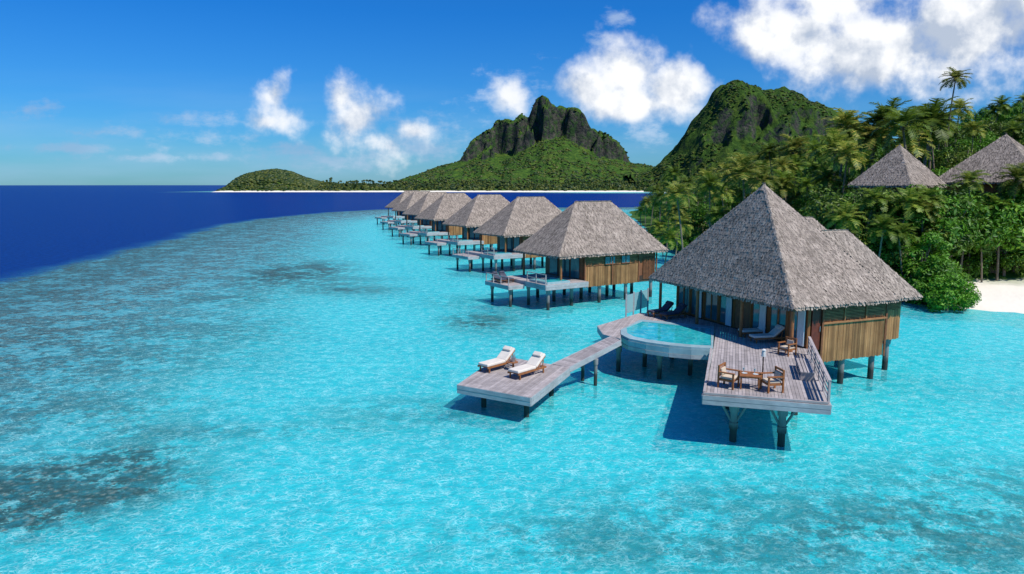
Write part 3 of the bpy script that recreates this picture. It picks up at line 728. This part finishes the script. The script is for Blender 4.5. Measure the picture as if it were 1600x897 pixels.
for (a,bb) in ((2.2,1),(4.8,1),(7.3,1.1),(2.2,5),(4.8,5),(7.3,5.5),(2.2,9),(4.8,9),(7.3,9.5),(2.2,12.8),(4.8,12.8),(7.3,12.8),(9.9,2.3),(9.9,6),(9.9,10)):
    q=L(a,bb); stilt(V,q.x,q.y,2.0,.17)
for bb in (1,5,9,12.8):
    c=MB(); c.bar(L(1.9,bb,1.84),L(7.5,bb,1.84),.18,.22); P(c,'floor_beam',M['stilt'])
c=MB(); c.bar(L(7.6,2.3,1.9),L(10.2,2.3,1.9),.16,.2); P(c,'floor_beam',M['stilt'])

# ------------------------------------------------------------ main deck
def g2(px,py,z): q=G(px,py,z); return (q.x,q.y)
pool_in=[g2(979,513,ZD),g2(1003,503,ZD),g2(1111,514,ZD),g2(1111,541,ZD),g2(1080,539.5,ZD),g2(1048,536.5,ZD),g2(1014,531.5,ZD),g2(990,526.5,ZD),g2(980,521,ZD)]
pool_out=[g2(970,516,ZD),g2(1001,500,ZD),g2(1116,511,ZD),g2(1114,545,ZD),g2(1080,543.5,ZD),g2(1046,540.5,ZD),g2(1010,535.5,ZD),g2(983,530,ZD),g2(970,523,ZD)]
D1=g2(1098,617,ZD); D2=g2(1298,633,ZD); D3=g2(1263,550,ZD)
xy=lambda q:(q.x,q.y)
ring=[D1,D2,D3,xy(L(2.2,.8)),xy(L(2.0,13.4)),xy(L(-.1,13.4)),g2(1000,489,ZD),g2(934,509,ZD),g2(943,522,ZD),g2(970,529,ZD),pool_out[0],pool_out[1],pool_out[2],pool_out[3]]
qa=math.atan2(D3[1]-D2[1],D3[0]-D2[0])
cen=((D1[0]+D2[0])/2,(D1[1]+D2[1])/2,0)
DK=thing('wooden_deck','weathered grey plank deck of nearest villa with dining set','deck',cen)
mb=MB(); planks(mb,ring,qa,ZD,.15); mb.build('decking',M['deck'],DK)
def fascia(mb,p,q,z,h=.38,t=.08,rows=2):
    for k in range(rows):
        hh=h/rows; mb.bar((p[0],p[1],z-.005-hh*(k+.5)),(q[0],q[1],z-.005-hh*(k+.5)),t-.015*k,hh-.015)
for i,j in ((0,1),(1,2),(13,0),(6,7),(7,8),(8,9)):
    mb=MB(); fascia(mb,ring[i],ring[j],ZD,.42); mb.build('fascia',M['fascia'],DK)
D1v=Vector((*D1,0));D2v=Vector((*D2,0));D3v=Vector((*D3,0)); qd=(D3v-D2v).normalized(); pd=(D2v-D1v).normalized(); WD=(D2v-D1v).length
def K(a,c,z=0.0): q=D1v+pd*a+qd*c; return Vector((q.x,q.y,z))
for c in (1.2,3.4,6,8.6):
    mb=MB(); mb.bar(K(.1,c,1.84),K(WD-.1,c,1.84),.16,.24); mb.build('joist',M['stilt'],DK)
for a in (.7,2.5,4.3):
    mb=MB(); mb.bar(K(a,.15,2.08),K(a,10,2.08),.1,.2); mb.build('joist',M['stilt'],DK)
for (a,c) in ((1.35,1.2),(3.4,1.2),(1.1,6),(4.3,6)):
    q=K(a,c); stilt(DK,q.x,q.y,1.75,.16)
for (a,c) in ((1.35,1.2),(3.4,1.2)):
    for s_ in (-1,1):
        mb=MB(); mb.cyl(K(a,c,.75),K(a+s_*.55,c,1.74),.06,.06,8); mb.build('brace',M['stilt'],DK)
    mb=MB(); mb.cyl(K(a,c,.6),K(a,c,.9),.2,.2,12); mb.build('collar',M['stilt'],DK)
for (px,py) in ((966,580),(1007,573),(1030,592),(1078,586),(1050,560),(1110,575)):
    q=G(px,py,0); stilt(DK,q.x,q.y,1.6,.14)
mb=MB()
for z in (.28,.52,.76): mb.bar(K(WD-.06,.3,ZD+z),K(WD-.06,9.2,ZD+z),.05,.07)
mb.bar(K(WD-.06,.25,ZD+.98),K(WD-.06,9.25,ZD+.98),.13,.05); mb.build('railing',M['deck'],DK)
for i in range(6):
    mb=MB(); mb.bar(K(WD-.06,.3+i*1.77,ZD-.3),K(WD-.06,.3+i*1.77,ZD+.96),.09,.09); mb.build('railing_post',M['deck'],DK)
mb=MB()
for k in range(4): mb.bar(K(WD-.85+k*.16,3.6,ZD+.42),K(WD-.85+k*.16,6.4,ZD+.42),.12,.04)
for c_ in (3.7,5.0,6.3): mb.bar(K(WD-.9,c_,ZD+.2),K(WD-.3,c_,ZD+.2),.08,.4)
bn=mb.build('slatted_bench',M['deck']); tag(bn,'low grey slatted bench built against the right deck railing','bench')
mb=MB(); mb.bar(K(.03,.06,ZD+.06),K(WD-.1,.06,ZD+.06),.1,.09); mb.build('edge_board',M['deck'],DK)
mb=MB(); mb.bar(K(.05,.2,ZD+.06),K(.05,9,ZD+.06),.1,.09); mb.build('edge_board',M['deck'],DK)

n=len(pool_in)
PO=thing('plunge_pool','turquoise plunge pool set into the deck of nearest villa','pool',(sum(p[0] for p in pool_in)/n,sum(p[1] for p in pool_in)/n,ZD))
mb=MB()
for i in range(n):
    a,c=pool_in[i],pool_in[(i+1)%n]; d_,e_=pool_out[i],pool_out[(i+1)%n]
    zt=ZD+.04; mb.hexa([(a[0],a[1],zt-.12),(c[0],c[1],zt-.12),(e_[0],e_[1],zt-.12),(d_[0],d_[1],zt-.12)],[(a[0],a[1],zt),(c[0],c[1],zt),(e_[0],e_[1],zt),(d_[0],d_[1],zt)])
mb.build('coping',M['tile'],PO)
mb=MB()
for i in range(3,n):
    a,c=pool_out[i],pool_out[(i+1)%n]
    mb.bar((a[0],a[1],ZD-.25),(c[0],c[1],ZD-.25),.10,.32)
mb.build('pool_wall',M['tile'],PO)
mb=MB()
for i in range(3,n):
    a,c=pool_out[i],pool_out[(i+1)%n]
    mb.bar((a[0],a[1],ZD-.53),(c[0],c[1],ZD-.53),.16,.22)
mb.build('pool_skirt',M['fascia'],PO)
mb=MB(); mb.quad(*[(p[0],p[1],ZD-.62) for p in pool_out][::-1])
mb.build('pool_floor',M['stilt'],PO)
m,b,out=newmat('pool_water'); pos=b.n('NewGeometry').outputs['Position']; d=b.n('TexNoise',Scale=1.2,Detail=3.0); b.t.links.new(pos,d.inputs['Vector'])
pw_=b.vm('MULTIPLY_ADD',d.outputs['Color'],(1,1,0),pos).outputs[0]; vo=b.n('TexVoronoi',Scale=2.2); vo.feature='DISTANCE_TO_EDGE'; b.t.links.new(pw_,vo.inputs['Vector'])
c=b.mix(b.mr(vo.outputs[0],0,.12,.22,0),b.mix(b.mr(d.outputs[0],.35,.65),(.010,.32,.37),(.02,.46,.48)),(.3,.9,.85)); bp=b.n('Bump',Height=d.outputs[0],Strength=.25,Distance=.1)  # pale caustic light web painted into the pool water
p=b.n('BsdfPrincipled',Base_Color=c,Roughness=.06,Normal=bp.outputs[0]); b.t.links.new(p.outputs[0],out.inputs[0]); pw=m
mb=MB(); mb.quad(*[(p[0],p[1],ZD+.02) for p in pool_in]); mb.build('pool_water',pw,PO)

# ---- platform & gangway
ZP=1.4
pf=[g2(715,601,ZP),g2(829,621,ZP),g2(890,574,ZP),g2(781,556,ZP)]
PF=thing('swimming_platform','lower wooden platform over the lagoon carrying two loungers','platform',((pf[0][0]+pf[2][0])/2,(pf[0][1]+pf[2][1])/2,0))
ang=math.atan2(pf[2][1]-pf[1][1],pf[2][0]-pf[1][0])
mb=MB(); planks(mb,pf,ang,ZP,.16); mb.build('decking',M['deck'],PF)
for i in range(4):
    mb=MB(); fascia(mb,pf[i],pf[(i+1)%4],ZP,.45,.09,2); mb.build('fascia',M['fascia'],PF)
c4=[Vector((*p,0)) for p in pf]
def Q(s_,t_): return c4[0].lerp(c4[1],s_).lerp(c4[3].lerp(c4[2],s_),t_)
for (s_,t_) in ((.24,.2),(.85,.17),(.24,.8),(.85,.8)):
    q=Q(s_,t_); stilt(PF,q.x,q.y,.95,.14)
for t_ in (.18,.8):
    mb=MB(); a=Q(.04,t_);c=Q(.96,t_); mb.bar((a.x,a.y,.88),(c.x,c.y,.88),.14,.16); mb.build('joist',M['stilt'],PF)
gs=[g2(862,569,ZP),g2(889,574,ZP),g2(970,532,ZD),g2(956,525,ZD)]
gs=[Vector((*p,0)) for p in gs]; gl=((gs[2]+gs[3])/2-(gs[0]+gs[1])/2); gm=(gs[0]+gs[1])/2
gs[0]+=gl*.012; gs[1]+=gl*.012
GW=thing('gangway','narrow plank gangway sloping from pool terrace down to platform','walkway',(gm.x,gm.y,0))
mb=MB()
NS=30
for k in range(NS):
    f0=k/NS; f1=(k+.9)/NS; a0=gs[0].lerp(gs[3],f0);a1=gs[0].lerp(gs[3],f1);b0=gs[1].lerp(gs[2],f0);b1=gs[1].lerp(gs[2],f1)
    z0=ZP+(ZD-ZP)*f0+.006; z1=ZP+(ZD-ZP)*f1+.006; Z=lambda p,z:(p.x,p.y,z)
    mb.hexa([Z(a0,z0-.045),Z(b0,z0-.045),Z(b1,z1-.045),Z(a1,z1-.045)],[Z(a0,z0),Z(b0,z0),Z(b1,z1),Z(a1,z1)])
mb.build('decking',M['deck'],GW)
for (a,c) in ((gs[0],gs[3]),(gs[1],gs[2])):
    mb=MB(); mb.bar((a.x,a.y,ZP-.14),(c.x,c.y,ZD-.14),.08,.3); mb.build('side_beam',M['fascia'],GW)
    q=a.lerp(c,.5); stilt(GW,q.x,q.y,(ZP+ZD)/2-.3,.10)

# ------------------------------------------------------------ furniture
def lounger(label,cm,back=38):
    r=thing('sun_lounger',label,'sun lounger')
    mb=MB()
    for s_ in (-.32,.32): mb.bar((s_,-1.0,.26),(s_,.98,.26),.05,.08)
    for i in range(11): mb.bar((-.31,-.95+i*.19,.285),(.31,-.95+i*.19,.285),.09,.02)
    mb.build('frame',M['wood'],r)
    for sx_ in (-.3,.3):
        for sy in (-.85,.8):
            l=MB(); l.bar((sx_,sy,0),(sx_,sy,.24),.06,.06); l.build('leg',M['wood'],r)
    c=MB(); c.box((0,-.36,.37),(.64,1.26,.13)); c.build('seat_cushion',cm,r,bevel=.035)
    a=R(back); c=MB(); p=Vector((0,.28,.38)); q=p+Vector((0,math.cos(a),math.sin(a)))*.82; c.bar(p,q,.64,.13); c.build('back_cushion',cm,r,bevel=.035)
    c=MB(); q1=q-Vector((0,math.cos(a),math.sin(a)))*.16+Vector((0,-math.sin(a),math.cos(a)))*.11; c.bar(q1-Vector((.25,0,0)),q1+Vector((.25,0,0)),.24,.1,(0,-math.sin(a),math.cos(a))); c.build('pillow',cm,r,bevel=.035)
    c=MB()
    for s_ in (-.3,.3): c.bar((s_,.3,.3),(s_,.3+.8*math.cos(a),.3+.8*math.sin(a)),.04,.05); c.bar((s_,.72,.24),(s_,.8,.3+.5*math.sin(a)),.035,.035)
    c.build('backrest_frame',M['wood'],r); return r
def armchair(label):
    r=thing('armchair',label,'chair')
    for sx_ in (-.32,.32):
        for sy in (-.3,.3):
            l=MB(); l.bar((sx_,sy,0),(sx_,sy,.64 if sy<0 else .92),.065,.065); l.build('leg',M['wood'],r)
        a=MB(); a.bar((sx_,-.36,.65),(sx_,.3,.65),.12,.04); a.build('armrest',M['wood'],r)
    s_=MB(); s_.box((0,0,.33),(.6,.6,.08)); s_.build('seat',M['wood'],r)
    b_=MB()
    for z in (.5,.62,.74,.88): b_.bar((-.3,.3,z),(.3,.3,z),.03,.09)
    b_.build('backrest',M['wood'],r)
    c=MB(); c.box((0,-.02,.42),(.54,.54,.10)); c.build('seat_cushion',M['tan'],r,bevel=.03)
    c=MB(); c.bar((0,.21,.5),(0,.26,.78),.44,.09,(0,-1,0)); c.build('back_cushion',M['tan'],r,bevel=.03)
    return r
def rotloc(o,q,rz,z): o.location=(q.x,q.y,z); o.rotation_euler=(0,0,rz)
lg=lounger('cream lounger on the low platform, left one of the pair',M['cushion'])
rz=ang-math.pi/2
q=G(777,576,ZP); rotloc(lg,q,rz-.35,ZP+.005); lg.scale=(1.15,)*3
q=G(824,586,ZP); l2=dup(lg,(q.x,q.y,ZP+.005),rz-.35,'cream lounger on the low platform, right one beside the side table')
def side_table(label):
    r=thing('side_table',label,'table'); t_=MB(); t_.cyl((0,0,.42),(0,0,.46),.27,.27,18); t_.build('tabletop',M['wood'],r)
    l=MB(); l.cyl((0,0,0),(0,0,.42),.06,.05,8); l.cyl((0,0,0),(0,0,.03),.18,.16,12); l.build('pedestal',M['wood'],r); return r
st=side_table('small round table between the two platform loungers'); q=G(802,578,ZP); rotloc(st,q,0,ZP)
tw=thing('ice_bucket','pale metal ice bucket standing on the platform side table','bucket',(q.x,q.y,ZP+.46))
mb=MB(); mb.cyl((q.x,q.y,ZP+.46),(q.x,q.y,ZP+.72),.10,.14,14,False); mb.cyl((q.x,q.y,ZP+.462),(q.x,q.y,ZP+.475),.1,.1,14); mb.cyl((q.x,q.y,ZP+.66),(q.x,q.y,ZP+.68),.13,.13,14); mb.build('pail',M['metal'],tw)
mb=MB(); mb.cyl((q.x,q.y,ZP+.6),(q.x+.08,q.y,ZP+.86),.045,.04,10); mb.cyl((q.x+.08,q.y,ZP+.86),(q.x+.11,q.y,ZP+.97),.018,.016,8); mb.build('bottle',M['screen'],tw)
q=G(1180,525,ZD); dup(lg,(q.x,q.y,ZD+.005),R(-80),'white cushioned lounger under the eave of nearest villa, nearer the pool',1.0)
q=G(1198,534,ZD); l3=dup(lg,(q.x,q.y,ZD+.005),R(-78),'white cushioned lounger with wooden frame just off the main deck planks',1.0)
dk=lounger('dark cushioned lounger at far end of the villa terrace',M['darkcushion'])
q=G(1032,493,ZD); rotloc(dk,q,R(-60),ZD+.005)
q=G(1052,497,ZD); dup(dk,(q.x,q.y,ZD+.005),R(-60),'dark cushioned lounger beside the pool, nearer of the dark pair')
ac=armchair('wooden armchair with tan cushions, left side of the dining table')
q=K(1.05,1.6); rotloc(ac,q,qa-math.pi/2+R(70),ZD); ac.scale=(1.12,)*3
q=K(2.9,1.5); dup(ac,(q.x,q.y,ZD),qa-math.pi/2-R(65),'wooden armchair with tan cushions, right side of the dining table')
q=K(4.0,8.9); dup(ac,(q.x,q.y,ZD),R(-60),'tan cushioned armchair near the villa door by the railing',1.0)
tb=thing('dining_table','square wooden table laid with plates near deck front edge','table')
mb=MB()
for i in range(7): mb.box((-.39+i*.13,0,.62),(.12,.9,.04))
mb.build('tabletop',M['wood'],tb)
mb=MB(); mb.box((0,0,.57),(.8,.8,.06)); mb.build('apron',M['wood'],tb)
for a in (-.38,.38):
    for c in (-.38,.38):
        mb=MB(); mb.bar((a,c,0),(a,c,.54),.06,.06); mb.build('leg',M['wood'],tb)
tq=K(1.97,1.75); rotloc(tb,tq,qa,ZD)
for i,(a,c,lab) in enumerate(((-.22,.1,'left'),(.22,-.1,'right'))):
    x,y=tq.x+a,tq.y+c
    pl=MB(); pl.cyl((x,y,ZD+.642),(x,y,ZD+.66),.07,.13,16); tag(pl.build('plate',M['terracotta']),'white plate on the dining table, %s one'%lab,'plate')
    gx,gy=x+.02,y+.22
    gl_=MB(); gl_.cyl((gx,gy,ZD+.642),(gx,gy,ZD+.72),.012,.012,8); gl_.cyl((gx,gy,ZD+.72),(gx,gy,ZD+.84),.02,.045,12); gl_.cyl((gx,gy,ZD+.641),(gx,gy,ZD+.65),.04,.03,12); tag(gl_.build('wine_glass',M['screen']),'stemmed glass on the dining table, %s one'%lab,'glass')
q=K(2.55,3.0); lp=thing('deck_lamp','slim pale lamp post standing behind the dining table','lamp',(q.x,q.y,ZD))
mb=MB(); mb.cyl((q.x,q.y,ZD),(q.x,q.y,ZD+1.2),.035,.03,8); mb.cyl((q.x,q.y,ZD),(q.x,q.y,ZD+.04),.16,.16,14); mb.build('pole',M['darkwood'],lp)
mb=MB(); mb.cyl((q.x,q.y,ZD+1.2),(q.x,q.y,ZD+1.5),.1,.07,10); mb.cyl((q.x,q.y,ZD+1.5),(q.x,q.y,ZD+1.56),.12,.03,10); mb.build('lantern',M['terracotta'],lp)
q0=G(978,492,ZD);q1=G(1012,481,ZD)
gsn=thing('glass_screen','pale glass wind screen at far end of pool terrace','screen',(q0.x,q0.y,ZD))
for t_ in (0,.33,.66,1):
    p=q0.lerp(q1,t_); mb=MB(); mb.bar((p.x,p.y,ZD-.8),(p.x,p.y,ZD+1.5),.1,.1); mb.build('screen_post',M['fascia'],gsn)
for t_ in (0,.33,.66):
    p=q0.lerp(q1,t_+.03);r_=q0.lerp(q1,t_+.30); mb=MB(); mb.panel(p,r_,ZD+.1,ZD+1.4,.03); mb.build('glass_pane',M['screen'],gsn)

# ------------------------------------------------------------ row villas (template in local frame)
def row_villa():
    r=thing('overwater_villa','','villa')
    P_=lambda mb,n_,m_: mb.build(n_,m_,r)
    hw,hd,ze,zr=6.8,3.9,5.0,9.75
    roof([(-hw,-hd,ze),(hw,-hd,ze),(hw,hd,ze),(-hw,hd,ze)],[(-2.1,0,zr),(2.5,0,zr)],'roof',r,.22,.17)
    f=MB(); f.box((.6,0,2.15),(11.0,6.6,.5)); P_(f,'floor',M['darkwood'])
    for a_,c_ in (((-3.4,-3.2),(5.8,-3.2)),((5.9,-3.1),(5.9,3.1)),((-3.4,3.2),(5.8,3.2))):
        w_=MB(); w_.panel(a_,c_,1.8,4.95,.1); P_(w_,'wall',M['slat'])
    w_=MB(); w_.panel((-3.4,-3.1),(-3.4,3.1),2,4.95,.1); P_(w_,'wall',M['slat'])
    w_=MB(); bamboo(w_,(-3.4,-3.32),(3.4,-3.32),1.75,3.7,.05); P_(w_,'bamboo_panel',M['bamboo'])
    w_=MB(); slats(w_,(-3.4,-3.30),(3.4,-3.30),3.8,4.6,.13,.06); P_(w_,'lattice',M['lattice'])
    for a,c in ((-.9,.3),(1.2,2.2)):
        g_=MB(); g_.panel((a,-3.4),(c,-3.4),3.85,4.55,.05); wn=P_(g_,'window',M['glass'])
        g_=MB(); g_.bar((a,-3.44,3.82),(c,-3.44,3.82),.06,.08); g_.bar((a,-3.44,4.58),(c,-3.44,4.58),.06,.08); g_.bar(((a+c)/2,-3.44,3.86),((a+c)/2,-3.44,4.54),.06,.06); g_.build('window_frame',M['slat'],wn)
    w_=MB(); bamboo(w_,(4.1,-3.32),(5.7,-3.32),2.0,4.2,.055); P_(w_,'bamboo_panel',M['slat'])
    for x in (-3.4,0,3.45,5.85):
        c=MB(); c.bar((x,-3.4,1.75),(x,-3.4,4.95),.12,.10); P_(c,'frame_post',M['slat'])
    for (x,y) in ((-6.1,-3.2),(-6.1,3.2)):
        c=MB(); c.cyl((x,y,2.3),(x,y,5),.12,.11,8); P_(c,'column',M['wood'])
    for y in (-2.6,-1.0,1.0):
        c=MB(); c.panel((-3.5,y),(-3.5,y+1.3),2.5,4.5,.05); P_(c,'glass_door',M['glass'])
    for x in (-4.6,-1.2,2.2,5.6):
        for y in (-2.9,0,2.9): stilt(r,x,y,1.95,.17)
    for y in (-2.9,0,2.9):
        c=MB(); c.box((.5,y,1.8),(10.6,.2,.24)); P_(c,'floor_beam',M['stilt'])
    d=MB(); planks(d,[(-8.5,-4.2),(-3.6,-4.2),(-3.6,3.4),(-8.5,3.4)],0,2.42,.3,.03); P_(d,'decking',M['deck'])
    for p,q in (((-8.5,-4.2),(-3.6,-4.2)),((-8.5,3.4),(-8.5,-4.2)),((-5,3.4),(-8.5,3.4))):
        d=MB(); fascia(d,p,q,2.42,.5,.1); P_(d,'fascia',M['fascia'])
    for y in (-3.7,-.4,2.7): stilt(r,-7.9,y,1.9,.15)
    d=MB(); planks(d,[(-10.4,-.8),(-8.6,-.8),(-8.6,3.6),(-10.4,3.6)],0,2.1,.3,.03); P_(d,'lower_decking',M['deck'])
    for p,q in (((-10.4,-.8),(-8.65,-.8)),((-10.4,3.6),(-10.4,-.8)),((-8.6,3.6),(-10.4,3.6))):
        d=MB(); fascia(d,p,q,2.1,.4,.1); P_(d,'fascia',M['fascia'])
    for y in (-.3,3.1): stilt(r,-9.9,y,1.65,.14)
    d=MB(); d.bar((-8.45,-4.15,3.35),(-8.45,-1.0,3.35),.08,.06); d.bar((-8.45,-4.15,2.9),(-8.45,-1.0,2.9),.05,.05)
    for y in (-4.1,-2.5,-1.0): d.bar((-8.45,y,2.4),(-8.45,y,3.35),.08,.08)
    P_(d,'railing',M['deck'])
    d=MB(); d.bar((-10.35,-.75,2.9),(-10.35,3.55,2.9),.07,.06)
    for y in (-.7,.7,2.1,3.5): d.bar((-10.35,y,2.05),(-10.35,y,2.9),.07,.07)
    P_(d,'railing',M['deck'])
    pl=MB(); pl.box((-6.9,-2.5,2.52),(2.6,3.0,.2)); pl_=P_(pl,'pool_rim',M['tile'])
    pl=MB(); pl.box((-6.9,-2.5,2.625),(2.3,2.7,.03)); pl.build('pool_water',pw,pl_)
    return r
rv=row_villa()
c0=G(874,400,5); u2=Vector((math.cos(R(32)),math.sin(R(32)),0)); v2=Vector((-u2.y,u2.x,0)); cc_=c0+u2*6.8+v2*3.9
RV=[(cc_.x,cc_.y,R(32),'second thatched villa in the row, bamboo front with two small windows'),
 (2.5,99,R(33),'third thatched villa in the row, just beyond the second'),
 (-4.0,121,R(34),'fourth thatched villa in the row, midway along the line'),
 (-11.6,142,R(35),'fifth thatched villa in the row, counted from the camera'),
 (-17.3,163,R(36),'sixth thatched villa in the row, third from the far end'),
 (-23.8,187,R(37),'seventh thatched villa in the row, next to the farthest one'),
 (-30.0,212,R(37),'farthest small thatched villa at the end of the row')]
for i,(x,y,rz_,lab) in enumerate(RV):
    if i==0: rv.location=(x,y,0); rv.rotation_euler=(0,0,rz_); rv['label']=lab; rv['group']='thatched overwater villas in a row'
    else: dup(rv,(x,y,0),rz_,lab,None,'thatched overwater villas in a row')
def RL(i,a,c):
    x,y,r_,_=RV[i]; return (x+a*math.cos(r_)-c*math.sin(r_), y+a*math.sin(r_)+c*math.cos(r_))
for j,(a,c) in enumerate(((-9.85,1.9),(-9.05,1.9))):
    x,y=RL(0,a,c); dup(dk,(x,y,2.105),RV[0][2],'dark lounger on the low platform of the second villa, %s one'%('outer','inner')[j])
